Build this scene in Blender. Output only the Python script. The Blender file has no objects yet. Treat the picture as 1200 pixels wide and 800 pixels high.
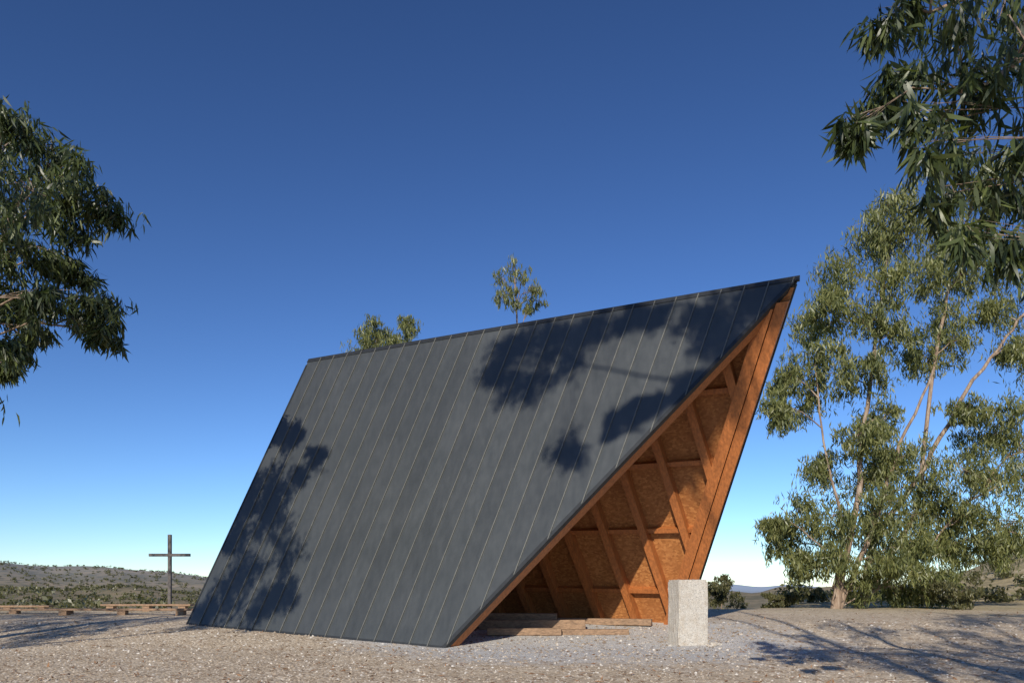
import bpy, math, numpy as np
from mathutils import Vector
R=np.random.RandomState
scene=bpy.context.scene
F=864.0; H=1.5
def W(px,py,d): # authoring helper: world point for a sight line at a chosen real depth
    return np.array([(px-600)/F*d, d, H+(690-py)/F*d])
def sst(a,b,x):
    t=np.clip((x-a)/(b-a),0,1); return t*t*(3-2*t)
def ground_z(x,y):
    x=np.asarray(x,float); y=np.asarray(y,float)
    r=np.hypot(x,y); az=np.where(y>1,x/np.maximum(y,1),0)
    z=.085*np.clip(y-18.8,0,5.2)+.02*np.clip(y-24,0,8)
    wr=sst(.2,.4,az)*(y>1)
    z=z-14*sst(33,80,y)*(1-wr)-wr*12*sst(80,260,r)
    z=z-14*sst(60,200,r)*(y<=1)
    z=z+sst(.45,.78,az)*sst(50,140,r)*(1-sst(250,500,r))*11
    wl=1-sst(-.3,.1,az)
    n=np.sin(az*9+1.3)*.13+np.sin(az*23+.5)*.06+np.sin(az*51+r*.004)*.03+np.sin(r*.011+az*14)*.05
    z=z+np.exp(-((r-1500)/420)**2)*wl*(40+34*np.clip(-az-.35,0,.5))*(1+n)
    z=z+np.exp(-((r-3300)/500)**2)*(32+12*n*3+5*np.sin(az*70))
    z=z+np.exp(-((r-900)/200)**2)*(1-wl)*(13+3*np.sin(az*33+1)+2*np.sin(az*90))
    z=z+np.exp(-((r-750)/170)**2)*wl*9*(1+4*n)
    z=z+.012*np.sin(x*1.7+y*.6)*np.sin(y*1.3-x*.4)+.008*np.sin(x*4.1+1)*np.sin(y*3.7)
    return z
# ---------- materials ----------
def mat(name):
    m=bpy.data.materials.new(name); m.use_nodes=True
    nt=m.node_tree; return m,nt,nt.nodes['Principled BSDF']
def N(nt,t,**k):
    n=nt.nodes.new(t)
    for a,b in k.items(): setattr(n,a,b)
    return n
def lk(nt,a,b): nt.links.new(a,b)
def ramp(nt,fac,stops):
    r=N(nt,'ShaderNodeValToRGB'); e=r.color_ramp.elements
    while len(e)<len(stops): e.new(.5)
    for i,(p,c) in enumerate(stops):
        e[i].position=p; e[i].color=(*c,1)
    lk(nt,fac,r.inputs[0]); return r.outputs[0]
def mix(nt,fac,a,b,bt='MIX'):
    m=N(nt,'ShaderNodeMix',data_type='RGBA',blend_type=bt)
    for s,v in ((m.inputs[0],fac),(m.inputs[6],a),(m.inputs[7],b)):
        if hasattr(v,'links'): lk(nt,v,s)
        elif isinstance(v,tuple): s.default_value=(*v,1)
        else: s.default_value=v
    return m.outputs[2]
def noise(nt,vec,scale,detail=4,rough=.6):
    n=N(nt,'ShaderNodeTexNoise'); n.inputs['Scale'].default_value=scale
    n.inputs['Detail'].default_value=detail; n.inputs['Roughness'].default_value=rough
    if vec is not None: lk(nt,vec,n.inputs['Vector'])
    return n
def vor(nt,vec,scale,feature='F1'):
    n=N(nt,'ShaderNodeTexVoronoi',feature=feature); n.inputs['Scale'].default_value=scale
    if vec is not None: lk(nt,vec,n.inputs['Vector'])
    return n
def maprange(nt,v,a,b,c=0,d=1):
    n=N(nt,'ShaderNodeMapRange'); lk(nt,v,n.inputs[0])
    for i,q in enumerate((a,b,c,d)): n.inputs[i+1].default_value=q
    return n.outputs[0]
def math_(nt,op,a,b=0.0):
    n=N(nt,'ShaderNodeMath',operation=op)
    for s,v in ((n.inputs[0],a),(n.inputs[1],b)):
        if hasattr(v,'links'): lk(nt,v,s)
        else: s.default_value=v
    return n.outputs[0]
def bump(nt,h,bs,strength=.3,dist=.02):
    b=N(nt,'ShaderNodeBump'); b.inputs['Strength'].default_value=strength; b.inputs['Distance'].default_value=dist
    lk(nt,h,b.inputs['Height']); lk(nt,b.outputs[0],bs.inputs['Normal'])
def pos(nt): return N(nt,'ShaderNodeNewGeometry').outputs['Position']
def scaled(nt,vec,s):
    m=N(nt,'ShaderNodeMapping'); m.inputs['Scale'].default_value=s; lk(nt,vec,m.inputs['Vector']); return m.outputs[0]

def mat_ground():
    m,nt,bs=mat('ground_mat'); p=pos(nt)
    v1=vor(nt,p,20); v2=vor(nt,p,55); n1=noise(nt,p,.35,3); n2=noise(nt,p,2.2,4,.7)
    sep=N(nt,'ShaderNodeSeparateColor'); lk(nt,v1.outputs['Color'],sep.inputs[0])
    sep2=N(nt,'ShaderNodeSeparateColor'); lk(nt,v2.outputs['Color'],sep2.inputs[0])
    tan=ramp(nt,sep.outputs[0],[(0,(.20,.145,.095)),(.3,(.46,.36,.245)),(.7,(.62,.505,.36)),(1,(.85,.76,.62))])
    tan=mix(nt,maprange(nt,n2.outputs[0],.38,.65,0,.6),tan,(.38,.285,.185))
    tan=mix(nt,maprange(nt,n1.outputs[0],.45,.7,0,.45),tan,(.66,.55,.40))
    grey=ramp(nt,sep2.outputs[1],[(0,(.28,.27,.255)),(.5,(.52,.50,.465)),(1,(.76,.735,.69))])
    sx=N(nt,'ShaderNodeSeparateXYZ'); lk(nt,p,sx.inputs[0])
    dx=math_(nt,'MULTIPLY',math_(nt,'SUBTRACT',sx.outputs[0],2.2),.16)
    dy=math_(nt,'MULTIPLY',math_(nt,'SUBTRACT',sx.outputs[1],20.5),.17)
    rr=math_(nt,'SQRT',math_(nt,'ADD',math_(nt,'MULTIPLY',dx,dx),math_(nt,'MULTIPLY',dy,dy)))
    rr=math_(nt,'ADD',rr,math_(nt,'MULTIPLY',math_(nt,'SUBTRACT',n2.outputs[0],.5),.9))
    rr=math_(nt,'ADD',rr,math_(nt,'MULTIPLY',math_(nt,'SUBTRACT',n1.outputs[0],.5),.8))
    gr=mix(nt,maprange(nt,rr,.75,1.15,1,0),tan,grey)
    L=N(nt,'ShaderNodeVectorMath',operation='LENGTH'); lk(nt,p,L.inputs[0]); d=L.outputs['Value']
    g1=noise(nt,p,.25,5,.7)
    grass=ramp(nt,g1.outputs[0],[(.3,(.18,.15,.07)),(.48,(.42,.33,.17)),(.7,(.55,.45,.28))])
    grass=mix(nt,maprange(nt,n2.outputs[0],.5,.62,0,.5),grass,(.13,.13,.065))
    dn=math_(nt,'ADD',d,math_(nt,'MULTIPLY',n1.outputs[0],14.0))
    c=mix(nt,maprange(nt,dn,38,50),gr,grass)
    vs=vor(nt,p,.075); h1=noise(nt,p,.007,5,.65)
    hill=ramp(nt,h1.outputs[0],[(.35,(.14,.12,.065)),(.52,(.24,.19,.11)),(.7,(.36,.27,.16))])
    hill=mix(nt,maprange(nt,vs.outputs['Distance'],.2,.45,.8,0),hill,(.065,.075,.04))
    c=mix(nt,maprange(nt,d,160,400),c,hill)
    c=mix(nt,maprange(nt,d,900,3000,0.04,.95),c,(.36,.44,.55))  # aerial haze put into the base colour, paler and bluer with distance
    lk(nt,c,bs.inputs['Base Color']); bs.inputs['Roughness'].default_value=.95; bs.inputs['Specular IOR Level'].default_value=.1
    hh=math_(nt,'ADD',math_(nt,'MULTIPLY',v1.outputs['Distance'],-.9),math_(nt,'MULTIPLY',n2.outputs[0],2.4))
    bump(nt,hh,bs,.6,.03); return m
def mat_zinc():
    m,nt,bs=mat('zinc_mat'); p=pos(nt); g=N(nt,'ShaderNodeNewGeometry')
    n1=noise(nt,p,.6,3,.5); n2=noise(nt,scaled(nt,p,(3,3,.4)),2.0,4,.6)
    f=math_(nt,'ADD',math_(nt,'MULTIPLY',n1.outputs[0],.6),math_(nt,'MULTIPLY',n2.outputs[0],.4))
    c=ramp(nt,f,[(.32,(.058,.065,.067)),(.5,(.068,.075,.077)),(.68,(.080,.087,.089))])
    c2=mix(nt,1.0,c,ramp(nt,g.outputs['Random Per Island'],[(0,(.92,.92,.93)),(1,(1.07,1.07,1.07))]),'MULTIPLY')
    lk(nt,c2,bs.inputs['Base Color']); bs.inputs['Metallic'].default_value=.3
    lk(nt,maprange(nt,n2.outputs[0],.3,.7,.34,.44),bs.inputs['Roughness'])
    bump(nt,n1.outputs[0],bs,.25,.06); return m
def mat_simple(name,col,rough=.6,metal=0,var=.35,scale=8,stretch=(1,1,1),bmp=.2):
    m,nt,bs=mat(name); p=scaled(nt,pos(nt),stretch); n=noise(nt,p,scale,5,.65)
    a=tuple(x*(1-var) for x in col); b=tuple(min(1,x*(1+var)) for x in col)
    lk(nt,ramp(nt,n.outputs[0],[(.3,a),(.7,b)]),bs.inputs['Base Color'])
    bs.inputs['Roughness'].default_value=rough; bs.inputs['Metallic'].default_value=metal
    bump(nt,n.outputs[0],bs,bmp,.01); return m
def mat_osb():
    m,nt,bs=mat('osb_mat'); p=pos(nt)
    v=vor(nt,scaled(nt,p,(1,1,1.6)),13); s=N(nt,'ShaderNodeSeparateColor'); lk(nt,v.outputs['Color'],s.inputs[0])
    n=noise(nt,p,1.2,4)
    c=ramp(nt,s.outputs[0],[(0,(.27,.10,.025)),(.5,(.37,.145,.04)),(1,(.50,.22,.07))])
    c=mix(nt,maprange(nt,n.outputs[0],.4,.65,0,.4),c,(.29,.10,.028))
    lk(nt,c,bs.inputs['Base Color']); bs.inputs['Roughness'].default_value=.6
    bump(nt,v.outputs['Distance'],bs,.25,.01); return m
def mat_stone():
    m,nt,bs=mat('granite_mat'); p=pos(nt)
    v=vor(nt,p,70); n=noise(nt,p,5,6,.7); s=N(nt,'ShaderNodeSeparateColor'); lk(nt,v.outputs['Color'],s.inputs[0])
    c=ramp(nt,s.outputs[0],[(0,(.24,.22,.19)),(.25,(.49,.45,.39)),(1,(.61,.57,.50))])
    c=mix(nt,maprange(nt,n.outputs[0],.45,.7,0,.7),c,(.40,.33,.25))
    lk(nt,c,bs.inputs['Base Color']); bs.inputs['Roughness'].default_value=.9
    bump(nt,math_(nt,'ADD',n.outputs[0],math_(nt,'MULTIPLY',v.outputs['Distance'],.3)),bs,.6,.03); return m
def mat_leaf(name,c0,c1,c2,tl=.25):
    m,nt,bs=mat(name); g=N(nt,'ShaderNodeNewGeometry')
    n=noise(nt,g.outputs['Position'],.7,1)
    f=math_(nt,'ADD',math_(nt,'MULTIPLY',g.outputs['Random Per Island'],.6),math_(nt,'MULTIPLY',n.outputs[0],.4))
    c=ramp(nt,f,[(.15,c0),(.5,c1),(.85,c2)])
    lk(nt,c,bs.inputs['Base Color']); bs.inputs['Roughness'].default_value=.42; bs.inputs['Specular IOR Level'].default_value=.5
    tr=N(nt,'ShaderNodeBsdfTranslucent'); lk(nt,mix(nt,1.0,c,(1.5,1.6,.6),'MULTIPLY'),tr.inputs[0])
    ms=N(nt,'ShaderNodeMixShader'); ms.inputs[0].default_value=tl
    lk(nt,bs.outputs[0],ms.inputs[1]); lk(nt,tr.outputs[0],ms.inputs[2])
    lk(nt,ms.outputs[0],nt.nodes['Material Output'].inputs[0]); return m
def mat_bark():
    m,nt,bs=mat('bark_mat'); p=pos(nt); n=noise(nt,scaled(nt,p,(3,3,.5)),2.2,5,.7)
    lk(nt,ramp(nt,n.outputs[0],[(.3,(.10,.065,.045)),(.5,(.27,.19,.13)),(.7,(.42,.35,.28))]),bs.inputs['Base Color'])
    bs.inputs['Roughness'].default_value=.8; bump(nt,n.outputs[0],bs,.5,.02); return m
M_ground=mat_ground(); M_zinc=mat_zinc(); M_osb=mat_osb(); M_stone=mat_stone(); M_bark=mat_bark()
M_wood=mat_simple('timber_mat',(.37,.125,.034),.5,0,.35,3,(6,6,.8),.25)
M_seam=mat_simple('seam_mat',(.15,.148,.13),.45,.2,.2,6)  # lighter tan than the panels: the seams' highlight put into their colour
M_flash=mat_simple('flashing_mat',(.028,.031,.034),.5,.3,.2,6)
M_old=mat_simple('weathered_timber_mat',(.26,.165,.10),.85,0,.45,4,(2,2,6),.4)
M_steel=mat_simple('cross_mat',(.12,.105,.095),.8,.0,.3,5)
M_leafN=mat_leaf('leaf_near_mat',(.022,.034,.016),(.05,.07,.026),(.13,.155,.05))
M_leaf=mat_leaf('leaf_mat',(.085,.105,.04),(.16,.175,.062),(.27,.27,.10),.3)
M_scrub=mat_leaf('scrub_mat',(.05,.055,.025),(.10,.10,.04),(.17,.155,.07))
M_litter=mat_simple('litter_mat',(.26,.14,.07),.9,0,.5,20)
def mat_peb():
    m,nt,bs=mat('pebble_mat'); g=N(nt,'ShaderNodeNewGeometry')
    lk(nt,ramp(nt,g.outputs['Random Per Island'],[(0,(.18,.13,.09)),(.4,(.43,.34,.24)),(.8,(.58,.50,.40)),(1,(.78,.73,.65))]),bs.inputs['Base Color'])
    bs.inputs['Roughness'].default_value=.9; return m
M_peb=mat_peb()
# ---------- mesh helpers ----------
def mk(name,verts,faces,m,parent=None,smooth=False):
    me=bpy.data.meshes.new(name); me.from_pydata([tuple(map(float,v)) for v in verts],[],faces); me.update()
    me.materials.append(m)
    if smooth: me.polygons.foreach_set('use_smooth',[True]*len(me.polygons))
    o=bpy.data.objects.new(name,me); scene.collection.objects.link(o)
    if parent: o.parent=parent
    return o
def mk_np(name,v,idx,sizes,m,parent=None,smooth=False):
    me=bpy.data.meshes.new(name); me.vertices.add(len(v)); me.vertices.foreach_set('co',np.asarray(v,np.float32).ravel())
    me.loops.add(len(idx)); me.loops.foreach_set('vertex_index',np.asarray(idx,np.int32))
    me.polygons.add(len(sizes)); st=np.concatenate([[0],np.cumsum(sizes)[:-1]]).astype(np.int32)
    me.polygons.foreach_set('loop_start',st)
    try: me.polygons.foreach_set('loop_total',np.asarray(sizes,np.int32))
    except Exception: pass
    if smooth: me.polygons.foreach_set('use_smooth',np.ones(len(sizes),bool))
    me.update(calc_edges=True); me.validate(); me.materials.append(m)
    o=bpy.data.objects.new(name,me); scene.collection.objects.link(o)
    if parent: o.parent=parent
    return o
def empty(name,loc=(0,0,0)):
    e=bpy.data.objects.new(name,None); scene.collection.objects.link(e); e.empty_display_size=.3
    return e
class Acc:
    def __init__(s): s.v=[]; s.f=[]
    def add(s,v,f):
        o=len(s.v); s.v+=[np.array(q,float) for q in v]; s.f+=[tuple(i+o for i in q) for q in f]
    def prism(s,poly,a,b):
        n=len(poly); v=[p+a for p in poly]+[p+b for p in poly]
        f=[tuple(range(n)),tuple(range(2*n-1,n-1,-1))]+[(i,i+n,(i+1)%n+n,(i+1)%n) for i in range(n)]
        s.add(v,f)
    def box(s,c,sx,sy,sz,ang=0,tilt=0):
        ca,sa=math.cos(ang),math.sin(ang); v=[]
        for z in (-1,1):
            for x,y in ((-1,-1),(1,-1),(1,1),(-1,1)):
                X,Y=x*sx/2,y*sy/2
                v.append((c[0]+X*ca-Y*sa,c[1]+X*sa+Y*ca,c[2]+z*sz/2+X*tilt))
        s.add(v,[(3,2,1,0),(4,5,6,7),(0,1,5,4),(1,2,6,5),(2,3,7,6),(3,0,4,7)])
    def tube(s,pts,rad,k=6):
        pts=[np.array(p,float) for p in pts]; n=len(pts); v=[]
        for i,p in enumerate(pts):
            d=pts[min(i+1,n-1)]-pts[max(i-1,0)]; d/=np.linalg.norm(d)+1e-9
            a=np.cross(d,(0.3,1,.1)); a/=np.linalg.norm(a)+1e-9; b=np.cross(d,a)
            for j in range(k):
                t=2*math.pi*j/k; v.append(p+(a*math.cos(t)+b*math.sin(t))*rad[i])
        f=[(i*k+j,i*k+(j+1)%k,(i+1)*k+(j+1)%k,(i+1)*k+j) for i in range(n-1) for j in range(k)]
        s.add(v,f)
    def done(s,name,m,parent=None,smooth=False,bevel=0):
        o=mk(name,s.v,s.f,m,parent,smooth)
        if bevel:
            b=o.modifiers.new('b','BEVEL'); b.width=bevel; b.segments=2
        return o
# ---------- foliage ----------
def leaf_mesh(name,c,L,wr,m,rng,parent=None,droop=1.6,hi=False):
    n=len(c); d=rng.randn(n,3)*.75; d[:,2]-=droop; d/=np.linalg.norm(d,axis=1)[:,None]
    s=np.cross(d,rng.randn(n,3)); s/=np.linalg.norm(s,axis=1)[:,None]+1e-9; nn=np.cross(d,s)
    l=(L*(.6+.7*rng.rand(n)))[:,None]; w=l*wr*(.8+.4*rng.rand(n))[:,None]; cv=(rng.rand(n)*.3-.05)[:,None]*l
    if hi:
        P=[c,c+d*l*.3+s*w*.5+nn*cv*.3,c+d*l*.3-s*w*.5+nn*cv*.3,c+d*l*.65-s*w*.4+nn*cv*.1+s*cv*.5,c+d*l*.65+s*w*.4+nn*cv*.1+s*cv*.5,c+d*l+nn*-cv*.5+s*cv*1.2]
        v=np.stack(P,1).reshape(-1,3); b=np.arange(n)[:,None]*6
        idx=(b+np.array([0,2,1, 1,2,3,4, 4,3,5])).ravel(); sizes=np.tile([3,4,3],n)
    else:
        P=[c-d*l*.5,c+s*w*.5+nn*cv*.3,c+d*l*.5,c-s*w*.5+nn*cv*.3]
        v=np.stack(P,1).reshape(-1,3); idx=np.arange(n*4); sizes=np.full(n,4)
    return mk_np(name,v,idx,sizes,m,parent)
def make_tree(name,stems,blobs,L,seed,m=None,nsub=10,nleaf=90,wr=.16,hi=False,br=.05,spread=.24,strand=.55):
    """stems: list of (points, r0, r1); blobs: (centre, radius)"""
    rng=R(seed); e=empty(name); A=Acc(); sp=[]
    for pts,r0,r1 in stems:
        pts=[np.array(p,float) for p in pts]; fine=[]
        for i in range(len(pts)-1):
            for t in np.linspace(0,1,5,endpoint=False): fine.append(pts[i]*(1-t)+pts[i+1]*t)
        fine.append(pts[-1]); n=len(fine)
        fine=[p+(rng.randn(3)*r0*.3 if 0<i<n-1 else 0) for i,p in enumerate(fine)]
        rad=[r0+(r1-r0)*(i/(n-1))**.8 for i in range(n)]; rad[0]*=1.35
        A.tube(fine,rad,9); sp+=fine
    sp=np.array(sp); C=[]
    for c,r in blobs:
        c=np.array(c,float); q=sp.copy(); dd=np.linalg.norm(q-c,axis=1)+np.where(q[:,2]>c[2]-r*.3,6,0)*.5
        s=sp[dd.argmin()]; mid=(s+c)/2+np.array([0,0,.12*np.linalg.norm(c-s)])+rng.randn(3)*.12*r
        P=[s,(s+mid)/2+rng.randn(3)*.05*r,mid,(mid+c)/2+rng.randn(3)*.08*r,c]
        b=min(br*(.6+r*.4),br*1.5); A.tube(P,[b,b*.85,b*.7,b*.5,b*.3],5)
        k=max(3,int(nsub*(.75+.5*rng.rand())))
        for _ in range(k):
            u=rng.randn(3); u/=np.linalg.norm(u); u*=r*(.25+.95*rng.rand()**.6); u[2]*=.85
            sc=c+u; st=P[rng.randint(2,5)]
            m2=(st+sc)/2+np.array([0,0,.15*r])+rng.randn(3)*.08*r
            A.tube([st,m2,sc],[b*.32,b*.22,b*.1],4)
            nl=int(nleaf*(.35+1.3*rng.rand()))
            ns=max(2,int(nl/9)); so=rng.randn(ns,3)*r*spread*.8; so[:,2]*=.6
            sl=r*strand*(.4+.9*rng.rand(ns)); ddir=rng.randn(ns,3)*.25; ddir[:,2]=-1
            ii=rng.randint(0,ns,nl); t=rng.rand(nl)**.8
            C.append(sc+so[ii]+ddir[ii]*(sl[ii]*t)[:,None]+rng.randn(nl,3)*r*spread*.28)
            nl2=max(1,nl//6); t=rng.rand(nl2)[:,None]; C.append(m2*(1-t)+sc*t+rng.randn(nl2,3)*r*.1)
    A.done('trunk_and_limbs',M_bark,e,True)
    leaf_mesh('foliage',np.concatenate(C),L,wr,m or M_leaf,rng,e,hi=hi)
    return e
# ---------- ground ----------
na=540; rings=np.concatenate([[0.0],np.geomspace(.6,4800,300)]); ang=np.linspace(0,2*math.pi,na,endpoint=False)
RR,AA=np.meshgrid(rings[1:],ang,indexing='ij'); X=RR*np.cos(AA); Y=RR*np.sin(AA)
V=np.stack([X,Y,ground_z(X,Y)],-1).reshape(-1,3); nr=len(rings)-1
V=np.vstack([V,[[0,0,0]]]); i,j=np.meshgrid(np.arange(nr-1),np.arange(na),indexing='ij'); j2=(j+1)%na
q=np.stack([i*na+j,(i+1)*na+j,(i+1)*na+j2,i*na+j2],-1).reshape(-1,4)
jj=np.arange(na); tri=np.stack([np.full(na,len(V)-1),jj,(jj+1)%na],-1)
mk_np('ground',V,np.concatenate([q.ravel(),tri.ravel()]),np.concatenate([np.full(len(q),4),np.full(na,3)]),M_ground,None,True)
# pebbles / litter
rng=R(3); n=26000; y=11+13*rng.rand(n)**1.3; x=(rng.rand(n)*2-1)*y*.74
s=(.008+.032*rng.rand(n)**3.5)*(y/14)
oc=np.array([(1,0,0),(0,1,0),(-1,0,0),(0,-1,0),(0,0,1)],float)
v=oc[None]*s[:,None,None]*(.6+.8*rng.rand(n,5,3)); v[:,:,2]*=.75; v+=np.stack([x,y,ground_z(x,y)],-1)[:,None]
idx=(np.arange(n)[:,None]*5+np.array([0,1,4,1,2,4,2,3,4,3,0,4])).ravel()
mk_np('gravel_stones',v.reshape(-1,3),idx,np.full(n*4,3),M_peb)
n=3400; y=11+22*rng.rand(n)**1.2; x=(rng.rand(n)*2-1)*y*.74
cl=np.stack([x,y,ground_z(x,y)+.018],-1); d=rng.randn(n,3); d[:,2]*=.15; d/=np.linalg.norm(d,axis=1)[:,None]
sd=np.cross(d,np.array([0,0,1.])+rng.randn(n,3)*.25); sd/=np.linalg.norm(sd,axis=1)[:,None]
l=.09+.1*rng.rand(n)[:,None]
v=np.stack([cl-d*l*.5,cl+sd*l*.12,cl+d*l*.5,cl-sd*l*.12],1).reshape(-1,3)
mk_np('leaf_litter',v,np.arange(n*4),np.full(n,4),M_litter)
# ---------- chapel ----------
nrm=lambda a:a/np.linalg.norm(a)
A_=W(521,759,18.8); A_[2]=0.0
yB=(1.5+1.598)/(.085+.04745); B_=W(219,731,yB)
yE=(1.5+1.598)/(.085+.0463); E_=W(804,730,yE)
D_=W(936,325,18.0)
Nl=nrm(np.cross(B_-A_,D_-A_)); Nl=Nl if Nl[2]>0 else -Nl
ray=W(362,422,1.0)-np.array([0,0,H]); cam0=np.array([0,0,H])
C_=cam0+ray*(np.dot(A_-cam0,Nl)/np.dot(ray,Nl))
Nr=nrm(np.cross(E_-D_,C_-D_)); Nr=Nr if Nr[2]>0 else -Nr
rd=nrm(C_-D_)
F_=E_+rd*13.0
def down(p,t,dz): # extend a point along its edge below ground
    k=dz/(t[2]-p[2]); return p-(t-p)*k
E_=down(E_,D_,.35); F_=down(F_,C_,.55+ .3)
two=math.acos(max(-1,min(1,-np.dot(Nl,Nr)))); TK=1/math.tan(two)
TR=lambda t: t*max(TK,.3)*1.08+.03   # set-back from the ridge so members stay inside the other slope
chapel=empty('chapel')
def clip(poly,a,b,c): # keep a*x+b*y<=c
    out=[]; n=len(poly)
    for i in range(n):
        p,q=poly[i],poly[(i+1)%n]; dp=a*p[0]+b*p[1]-c; dq=a*q[0]+b*q[1]-c
        if dp<=0: out.append(p)
        if dp*dq<0: t=dp/(dp-dq); out.append((p[0]+(q[0]-p[0])*t,p[1]+(q[1]-p[1])*t))
    return out
def wall(tag,br,bf,tf,tr,Nn,seamv,band):
    e1=nrm(tf-tr); e2=np.cross(Nn,e1); e2=e2 if e2[2]>0 else -e2
    to2=lambda p:(np.dot(p-br,e1),np.dot(p-br,e2)); to3=lambda q:br+e1*q[0]+e2*q[1]
    Q=[to2(p) for p in (br,bf,tf,tr)]
    sv=(np.dot(seamv,e1),np.dot(seamv,e2)); k=sv[0]/sv[1]
    qs=[p[0]-p[1]*k for p in Q]; q0,q1=min(qs),max(qs); top=max(Q[2][1],Q[3][1])
    strip=lambda P,a,b: clip(clip(P,-1,k,-a),1,-k,b)
    ed=np.array(Q[2])-np.array(Q[1]); en=np.array([ed[1],-ed[0]]); en/=np.linalg.norm(en)
    ec=np.dot(en,Q[1]) # front edge: en.p=ec
    rdg=np.array(Q[3])-np.array(Q[2]); tn=np.array([-rdg[1],rdg[0]])/np.linalg.norm(rdg); tn=tn if tn[1]>0 else -tn; tc=np.dot(tn,Q[2])
    T=lambda P,t: clip(P,tn[0],tn[1],tc-TR(t))
    pan=Acc(); seam=Acc(); ribs=Acc(); rails=Acc(); st=.58; x=q0
    while x<q1:
        P=strip(Q,x,x+st)
        if len(P)>2:
            pan.add([to3(p)+Nn*.012 for p in P],[tuple(range(len(P)))])
        if x>q0+.05:
            P=strip(Q,x-.012,x+.012)
            if len(P)>2: seam.prism([to3(p) for p in P],Nn*.0,Nn*.045)
        x+=st
    pan.done(tag+'_zinc_panels',M_zinc,chapel); seam.done(tag+'_standing_seams',M_seam,chapel)
    Qi=clip(Q,en[0],en[1],ec-band-.003); Qr=T(Qi,.5)
    x=q1-.9
    while x>q0:
        P=strip(Qr,x-.11,x+.11)
        if len(P)>2: ribs.prism([to3(p) for p in P],-Nn*.15,-Nn*.50)
        x-=1.25
    ribs.done(tag+'_rafters',M_wood,chapel)
    for t in (.03,.21,.40,.59,.77):
        P=clip(clip(Qr,0,1,top*t+.07),0,-1,-(top*t-.07))
        if len(P)>2: rails.prism([to3(p) for p in P],-Nn*.152,-Nn*.36)
    rails.done(tag+'_purlins',M_wood,chapel)
    sl=Acc(); sl.prism([to3(p) for p in T(clip(Q,en[0],en[1],ec-.02),.16)],-Nn*.012,-Nn*.16); sl.done(tag+'_osb_lining',M_osb,chapel)
    a=Acc(); P=clip(clip(T(Q,.42),en[0],en[1],ec-.015),-en[0],-en[1],-(ec-band*.47)); a.prism([to3(p) for p in P],-Nn*.08,-Nn*.42)
    P=clip(clip(T(Q,.53),en[0],en[1],ec-band*.5),-en[0],-en[1],-(ec-band)); a.prism([to3(p) for p in P],-Nn*.085,-Nn*.53)
    a.done(tag+'_edge_rafters',M_wood,chapel)
    a=Acc(); P=clip(T(Q,.11),-en[0],-en[1],-(ec-.10)); dv=e1*en[0]+e2*en[1]
    a.prism([to3(p)+dv*.02 for p in P],Nn*.03,-Nn*.11)
    cen=sum(to3(z) for z in Q)/4
    for (u,v_) in ((3,0),(0,1)):
        p,q_=to3(Q[u]),to3(Q[v_])
        if u==3: p=p+(q_-p)*(TR(.165)/np.linalg.norm(q_-p))
        d=nrm(q_-p); o=np.cross(d,Nn)
        if np.dot(o,cen-p)<0:o=-o
        a.prism([p-o*.012,q_-o*.012,q_+o*.05,p+o*.05],Nn*.025,-Nn*.165)
    a.done(tag+'_edge_flashing',M_flash,chapel)
bn=C_-B_
wall('left_roof',B_,A_,D_,C_,Nl,bn,.16)
hdir=nrm(np.array([-rd[0],-rd[1],0]))
upR=(C_-F_); inplane=upR-hdir*np.dot(upR,hdir)
wall('right_roof',F_,E_,D_,C_,Nr,inplane-hdir*2.0,.62)
a=Acc(); rdir=nrm(D_-C_); u=np.array([0,0,1.])
a.prism([C_-rdir*.02+u*.05, C_-rdir*.02+(nrm(B_-C_))*.10+Nl*.030, C_-rdir*.02-u*.1, C_-rdir*.02+(nrm(F_-C_))*.10+Nr*.030],rdir*0,rdir*(np.linalg.norm(D_-C_)+.05))
a.done('ridge_cap',M_flash,chapel)
# timbers on the chapel floor
a=Acc()
def gbox(x,y,sx,sy,sz,ang=0,lift=0):
    a.box((x,y,float(ground_z(x,y))+sz/2+lift),sx,sy,sz,ang)
gbox(2.3,21.2,2.1,.26,.16,.05); gbox(.35,21.0,2.1,.3,.2,-.03); gbox(.6,22.2,3.2,.3,.3,0); gbox(2.9,23.3,3.0,.3,.2,-.3)
gbox(.1,22.9,2.6,.35,.42,-.1)
a.done('timber_sleepers',M_old,chapel,bevel=.012)
# granite block
import bmesh
bm=bmesh.new(); bmesh.ops.create_cube(bm,size=1)
bmesh.ops.bevel(bm,geom=bm.edges[:],offset=.03,segments=2,affect='EDGES')
bmesh.ops.subdivide_edges(bm,edges=[e for e in bm.edges if e.calc_length()>.3],cuts=9,use_grid_fill=True)
rng=R(8)
for v in bm.verts:
    v.co.x*=.86; v.co.y*=.62; v.co.z*=1.9
    c=v.co; k=1-.02*(c.z/1.9+.5)
    c.x*=k; c.y*=k
    v.co+=Vector(rng.randn(3)*.003)+Vector((math.sin(c.z*5)*.004,math.sin(c.z*4+c.x*6)*.004,math.sin(c.x*7+c.y*3)*.006))
me=bpy.data.meshes.new('granite_block'); bm.to_mesh(me); me.materials.append(M_stone)
o=bpy.data.objects.new('granite_block',me); scene.collection.objects.link(o); o.location=(4.66,19.55,.80); o.rotation_euler=(0,0,math.radians(16))
a=Acc()
for (x,y,s) in ((5.25,19.2,.10),(5.42,19.35,.07),(5.12,19.05,.05),(4.1,19.1,.05)):
    rng=R(int(s*1000)); p=[]; 
    bm=bmesh.new(); bmesh.ops.create_icosphere(bm,subdivisions=2,radius=s)
    vs=[np.array(v.co)*(.8+.4*rng.rand())*np.array([1.2,1,.7])+np.array([x,y,float(ground_z(x,y))+s*.4]) for v in bm.verts]
    a.add(vs,[tuple(v.index for v in f.verts) for f in bm.faces]); bm.free()
a.done('loose_rocks',M_stone)
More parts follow.
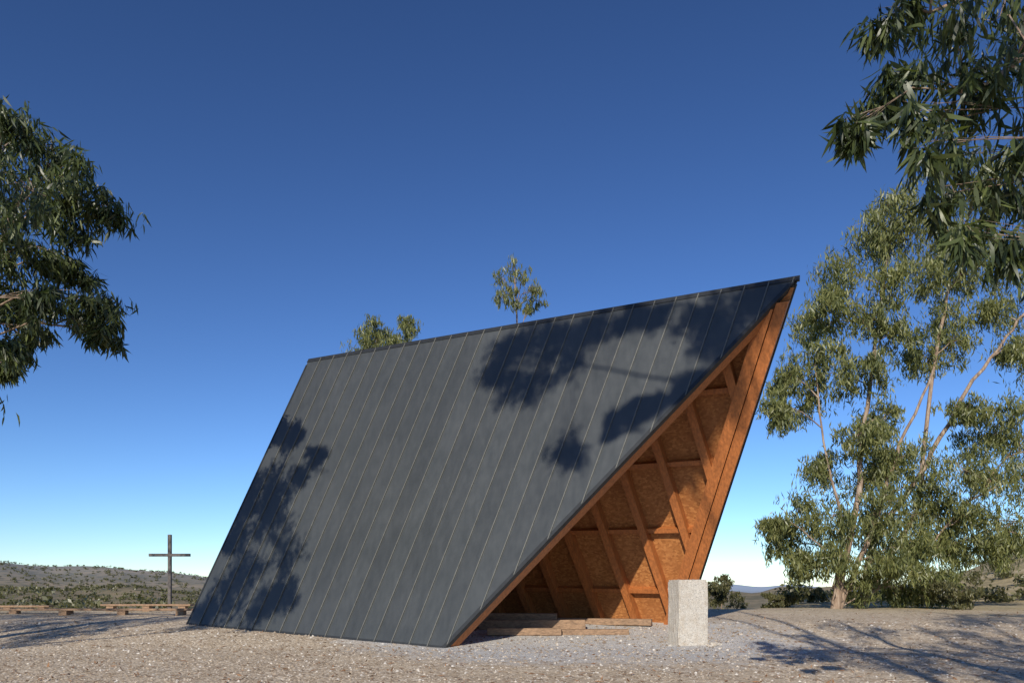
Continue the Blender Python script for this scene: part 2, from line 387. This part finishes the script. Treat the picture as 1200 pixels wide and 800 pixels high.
# cross
cr=empty('cross'); cx,cy=W(199,712,31)[:2]; gz=float(ground_z(cx,cy)); topz=W(199,626,31)[2]; az_=W(199,650,31)[2]
a=Acc(); a.box((cx,cy,(topz+gz-.2)/2),.13,.13,topz-gz+.2); a.done('upright',M_steel,cr,bevel=.01)
a=Acc(); a.box((cx,cy-.012,az_),1.72,.12,.12); a.done('crossbar',M_steel,cr,bevel=.01)
# low timber benches on the left
for (px0,px1,d,hh,an) in ((-60,95,29,.16,.0),(60,228,28,.2,.03),(120,225,31,.26,0),(-40,60,32.2,.15,0)):
    x0=(px0-600)/F*d; x1=(px1-600)/F*d; b=empty('timber_bench'); a=Acc(); xm=(x0+x1)/2; gz=float(ground_z(xm,d))
    a.box((xm,d,gz+hh),x1-x0,.35,.08,an); a.done('seat',M_old,b,bevel=.01); a=Acc()
    for t in (.1,.5,.9):
        x=x0+(x1-x0)*t; a.box((x,d+(x-xm)*math.tan(an),gz+hh/2-.05),.3,.28,hh,an)
    a.done('supports',M_old,b,bevel=.01)
# ---------- trees ----------
E0=math.radians(26); sx,sy=.25,.9682
Ld=np.array([sx*math.cos(E0),sy*math.cos(E0),-math.sin(E0)])
def caster(px,py,dist,r):
    ray=W(px,py,1.0)-cam0; p=cam0+ray*(np.dot(A_-cam0,Nl)/np.dot(ray,Nl)); return (p-Ld*dist,r)
def blobs(lst,d,jit,seed):
    rng=R(seed); return [(W(px,py,dd:=d+rng.randn()*jit),r/F*dd) for px,py,r in lst]
g=lambda x,y: np.array([x,y,float(ground_z(x,y))-.1])
# left tree
bl=blobs([(25,170,38),(65,185,34),(100,215,28),(40,225,38),(85,250,30),(125,240,18),(20,290,34),(60,300,26),(5,350,28),(45,350,22),(112,352,22),(128,385,15),(90,318,16),(38,385,18),(15,405,18),(0,140,30),(5,235,38),(100,372,12),(5,425,12),
 (-45,160,60),(-60,260,60),(-50,350,50),(-120,130,70),(-130,250,70),(-120,360,60),(-200,180,70),(-220,300,70),(-60,430,40)],17.5,.9,11)
tb=g(-15.2,17.5)
make_tree('eucalyptus_tree',[([tb,tb+[.3,.2,4],tb+[-.1,0,8],tb+[.6,-.2,12.5]],.28,.07),([tb+[.2,.1,3.5],tb+[1.4,0,6],W(-30,330,17.5),W(30,230,17.6)],.13,.04),([tb+[0,0,5.5],tb+[1.6,0,8.5],W(0,180,17.3)],.1,.03)],bl,.29,21,M_leafN,10,66,.15,True,.04,.36)
# near hanging branch tree on the right
lst=[(1060,8,30),(1110,30,36),(1165,25,42),(1120,85,36),(1050,95,24),(1022,118,22),(1003,145,14),(1075,130,24),(1165,100,40),(1195,155,40),(1095,165,26),(1140,180,32),(1118,225,26),(1175,230,30),(1138,270,18),(1190,285,22),(1030,25,14),(1200,50,46)]
bl=blobs(lst,6.2,.45,5)
bl+=[((4.8,6,5.2),.5),((5.4,6.2,4.4),.6),((5.6,6,6.2),.8),((4.6,5.2,7),.8),((3.6,4.2,7.0),.8),((3.0,3.4,7.4),.7),((4.0,3.4,7.2),.8),((4.4,4.2,6.6),.7),((2.6,4.2,7.8),.6),((6.5,6,8),.9),((6,7,9),.9)]
tb=g(7.2,7.0)
make_tree('eucalyptus_tree',[([tb,tb+[.1,-.1,3],tb+[-.4,-.3,6],tb+[-1.2,-1,9.5]],.2,.05),([tb+[-.2,-.2,5],W(1215,60,6.3),W(1130,110,6.2)],.06,.015),([tb+[-.4,-.3,6],(4.6,5.8,6.6),W(1090,15,6.2)],.06,.012)],bl,.20,6,M_leafN,9,25,.135,True,.013,.36,.85)
# right background trees
bl=blobs([(1045,240,26),(1020,270,28),(1065,280,28),(1085,315,24),(1000,315,30),(975,355,24),(1035,335,26),(950,385,22),(1010,375,26),(960,415,24),(930,445,22),(985,440,26),(915,480,18),(1020,430,20),(945,470,20),(1050,390,18)],35,1.2,31)
bl+=blobs([(1005,510,26),(965,545,24),(1035,490,28),(1055,535,30),(1010,570,28),(935,600,26),(908,615,16),(925,640,22),(975,605,26),(1045,590,30),(985,650,24),(1080,610,26),(1090,565,24),(1070,640,26),(1040,655,24),(1010,685,18),(1060,690,20),(945,660,16),(1085,675,22),(1020,620,24),(1035,550,24)],34,1.2,32)
b0=g(14.9,34)
make_tree('eucalyptus_tree',[([b0,W(1003,600,34),W(1012,500,34.5),W(1030,380,35),W(1045,270,35)],.18,.05),([b0+[.2,.1,.1],W(1022,620,34),W(1055,520,34),W(1095,430,34.3)],.14,.05),([b0+[.1,.3,1],W(990,620,34),W(965,520,34.6),W(955,430,35)],.10,.03),([b0+[-.1,0,.3],W(985,660,33.6),W(940,620,33.5)],.07,.03)],bl,.34,41,M_leaf,13,100,.17,False,.04,.38)
bl=blobs([(1130,225,30),(1165,205,30),(1110,270,24),(1195,240,36),(1150,280,28),(1180,320,30),(1130,320,22),(1215,370,36),(1160,365,22),(1100,370,24),(1120,400,22),(1195,410,20),(1080,415,20),(1240,300,50),(1250,420,50)],38,1.3,33)
bl+=blobs([(1150,510,26),(1185,490,24),(1130,550,28),(1175,560,30),(1210,530,34),(1150,600,28),(1190,610,26),(1115,600,24),(1130,640,26),(1170,640,20),(1220,630,30),(1105,685,20),(1130,480,18),(1250,560,50),(1100,640,22)],36,1.3,34)
b1=g(16.6,35.5)
make_tree('eucalyptus_tree',[([b1,W(1020,640,36),W(1085,545,36),W(1130,460,36.5),W(1180,395,37),W(1215,350,37.5)],.18,.05),([b1+[.2,.2,.2],W(1075,600,36.5),W(1092,440,37.5),W(1115,320,38),W(1140,240,38)],.15,.05),([b1+[.3,0,.5],W(1080,650,35.5),W(1150,570,35.5),W(1210,500,36)],.08,.03)],bl,.34,42,M_leaf,13,100,.17,False,.04,.38)
# trees behind the chapel
def back_tree(px,base_d,bl,seed,r0=.14,nl=60):
    b=g((px-600)/F*base_d,base_d); top=bl[0]
    make_tree('eucalyptus_tree',[([b,(b+W(top[0],top[1],base_d))/2+[.3,0,0],W(top[0],top[1]+10,base_d)],r0,.03)],blobs(bl,base_d,.4,seed),.30,seed,M_leaf,9,nl,.15,False,.03,.4)
back_tree(440,37,[(440,380,13),(428,393,14),(452,392,12),(440,403,16),(425,415,18),(455,420,18),(440,450,26)],51,.2)
back_tree(478,39,[(477,378,9),(480,390,11),(470,400,12),(486,403,10),(478,425,18)],52,.18)
back_tree(604,33,[(603,312,13),(588,324,12),(614,322,10),(594,340,10),(622,338,11),(630,352,10),(586,348,8),(622,362,8),(604,350,9),(633,340,8)],53,.05,16)
# off-camera trees that shade the roof and ground
bl=[caster(px,py,d,r) for px,py,d,r in ((580,432,21,.4),(600,402,21,.6),(635,392,22,.7),(600,450,21,.45),(630,448,21.5,.5),(665,385,21,.6),(660,418,21,.45),(700,378,22,.5),(735,370,22,.4),(770,363,21,.35),(815,375,20,.5),(850,362,20,.6),(880,350,20,.6),(905,342,20,.5),(835,388,20,.4),(745,475,21,.25),(720,490,21,.2),(770,470,21,.2),(795,462,21,.15),(715,508,21,.14))]
tb=g(2.2,-6.5); P0=bl[3][0]; P1=bl[11][0]
bl+=[(W(px,py,d)-Ld*dd,r) for px,py,d,dd,r in ((850,470,20,25,.45),(815,545,21.5,26,.4),(700,655,24.5,27,.45),(760,600,23,26,.3))]
make_tree('eucalyptus_tree',[([tb,tb+[.2,.5,5],tb+[.3,1.5,11],(tb+[.3,1.5,11])*.4+P1*.6+[0,0,1.2],P1],.20,.03),([tb+[.3,1.5,11],(tb+[.3,1.5,11])*.5+P0*.5+[0,0,3.0],P0+[.3,0,1.0],P0],.07,.015)],bl,.24,61,M_leafN,16,72,.17,False,.012,.52,.9)
bl=[]
for tx,ty,dd,r in ((8.5,15,24,1.2),(11,17,25,1.2),(9.3,17,24,1.0),(12,18,25,1.3),(13,20.5,23,1.3),(15,24,26,1.4),(17,28,26,1.5),(12,13.5,20,1.0),(20,29,25,1.4),(17,24,24,1.5),(9,13,21,.8),(14.5,17,24,1.2),(10.5,22,26,.9),(7.2,18,25,.5)):
    bl.append((np.array([tx,ty,float(ground_z(tx,ty))])-Ld*dd,r))
tb=g(5.2,-7.5)
make_tree('eucalyptus_tree',[([tb,tb+[.3,.3,5],tb+[0,2,10],tb+[.5,4,14]],.2,.05),([tb+[.2,.2,4.5],tb+[2.5,3,9],tb+[3,6,12]],.12,.04)],bl,.30,62,M_leafN,10,55,.17,False,.03,.36)
bl=[caster(*q) for q in ((350,555,15,.6),(325,600,15,.8),(335,645,15,.65),(290,655,15,.8),(265,690,15,.8),(240,722,15,.7),(305,705,15,.65),(275,620,15,.6),(345,505,14,.45),(300,560,15,.6),(335,690,15,.45),(370,530,15,.35))]
for tx,ty,dd,r in ((-14,24,18,1.2),(-13,22.5,18,1.0),(-16,26,19,1.3),(-12,25,19,1.0),(-18,27,20,1.4),(-15.5,23,18,1.2),(-20,29,20,1.5),(-15,29,20,1.0),(-13,20.5,17,.9)):
    bl.append((np.array([tx,ty,float(ground_z(tx,ty))])-Ld*dd,r))
tb=g(-18.5,8)
make_tree('eucalyptus_tree',[([tb,tb+[.3,.3,4],tb+[0,1,8],tb+[.5,2,11]],.24,.05),([tb+[.3,.3,3],tb+[3.5,1,5.5],tb+[7,2.5,7]],.09,.03)],bl,.28,63,M_leafN,13,66,.17,False,.025,.42)
# bushes
def bush(name,x,y,r,h,seed,nl=110,L=.16):
    rng=R(seed); b=[]
    for _ in range(7): b.append((np.array([x+rng.randn()*r*.4,y+rng.randn()*r*.4,float(ground_z(x,y))+h*(.25+.5*rng.rand())]),r*.42))
    bb=g(x,y); make_tree(name,[([bb,bb+[.05,0,h*.5]],.04,.02)],b,L,seed,M_scrub,7,nl,.28,False,.02,.3,.2)
bush('bush',(845-600)/F*36,36,1.1,1.7,71); bush('bush',(920-600)/F*37,37,.75,.8,72); bush('bush',(1120-600)/F*33,33,1.2,1.5,73); bush('bush',(950-600)/F*50,50,1,1,74)
# scrub masses
def scrub(name,pts,L,seed,n=120):
    rng=R(seed); C=[]
    for x,y,r,h in pts:
        z=float(ground_z(x,y))
        for _ in range(5):
            c=np.array([x,y,z+h*.45])+np.clip(rng.randn(3),-1.3,1.3)*[r*.4,r*.4,h*.16]; C.append(c+np.clip(rng.randn(n//5,3),-1.7,1.7)*[r*.3,r*.3,h*.2])
    leaf_mesh(name,np.concatenate(C),L,.5,M_scrub,rng,None,.3)
rng=R(80); P=[]
for _ in range(110):
    y=rng.uniform(45,90); az=rng.uniform(-.85,-.46); z=float(ground_z(az*y,y)); topz=H-(rng.uniform(2,24)+60*max(0,az+.58))/F*y
    h=topz-z
    if h>1: P.append((az*y,y,1.0+1.0*rng.rand(),h*1.05))
scrub('woodland',P,.42,81,420)
P=[]
for _ in range(380):
    y=45+160*rng.rand()**1.3; az=rng.uniform(.25,.95); P.append((az*y,y,.4+.9*rng.rand(),.5+1.3*rng.rand()**2))
scrub('scrub',P,.32,82,160)
P=[]
for _ in range(1400):
    y=rng.uniform(450,1450); az=rng.uniform(-.85,-.3); P.append((az*y,y,1.5+3.5*rng.rand(),2+2.5*rng.rand()))
scrub('hillside_trees',P,2.2,83,20)
# ---------- light ----------
w=bpy.data.worlds.new('World'); scene.world=w; w.use_nodes=True; nt=w.node_tree
sky=nt.nodes.new('ShaderNodeTexSky'); sky.sky_type='NISHITA'; sky.sun_disc=False
sky.sun_elevation=E0; sky.sun_rotation=math.atan2(-sx,-sy)%(2*math.pi); sky.altitude=300; sky.air_density=.9; sky.dust_density=0.05; sky.ozone_density=4.0
mc=mix(nt,1.0,sky.outputs[0],(.97,.985,1.03),'MULTIPLY')
gm=nt.nodes.new('ShaderNodeGamma'); gm.inputs[1].default_value=1.38
nt.links.new(mc,gm.inputs[0]); nt.links.new(gm.outputs[0],nt.nodes['Background'].inputs[0]); nt.nodes['Background'].inputs[1].default_value=.064
ld=bpy.data.lights.new('sun','SUN'); ld.energy=5.0; ld.angle=math.radians(.5); ld.color=(1,.92,.80)
lo=bpy.data.objects.new('sun',ld); scene.collection.objects.link(lo); lo.rotation_euler=Vector(Ld).to_track_quat('-Z','Y').to_euler()
# ---------- camera ----------
cd=bpy.data.cameras.new('camera'); cam=bpy.data.objects.new('camera',cd); scene.collection.objects.link(cam)
cam.location=(0,0,H); cam.rotation_euler=(math.pi/2,0,0); cd.sensor_width=36; cd.lens=F/1200*36; cd.shift_y=290/1200; cd.clip_end=12000; cd.clip_start=.05
scene.camera=cam
scene.view_settings.view_transform='Standard'; scene.view_settings.look='None'; scene.view_settings.exposure=0
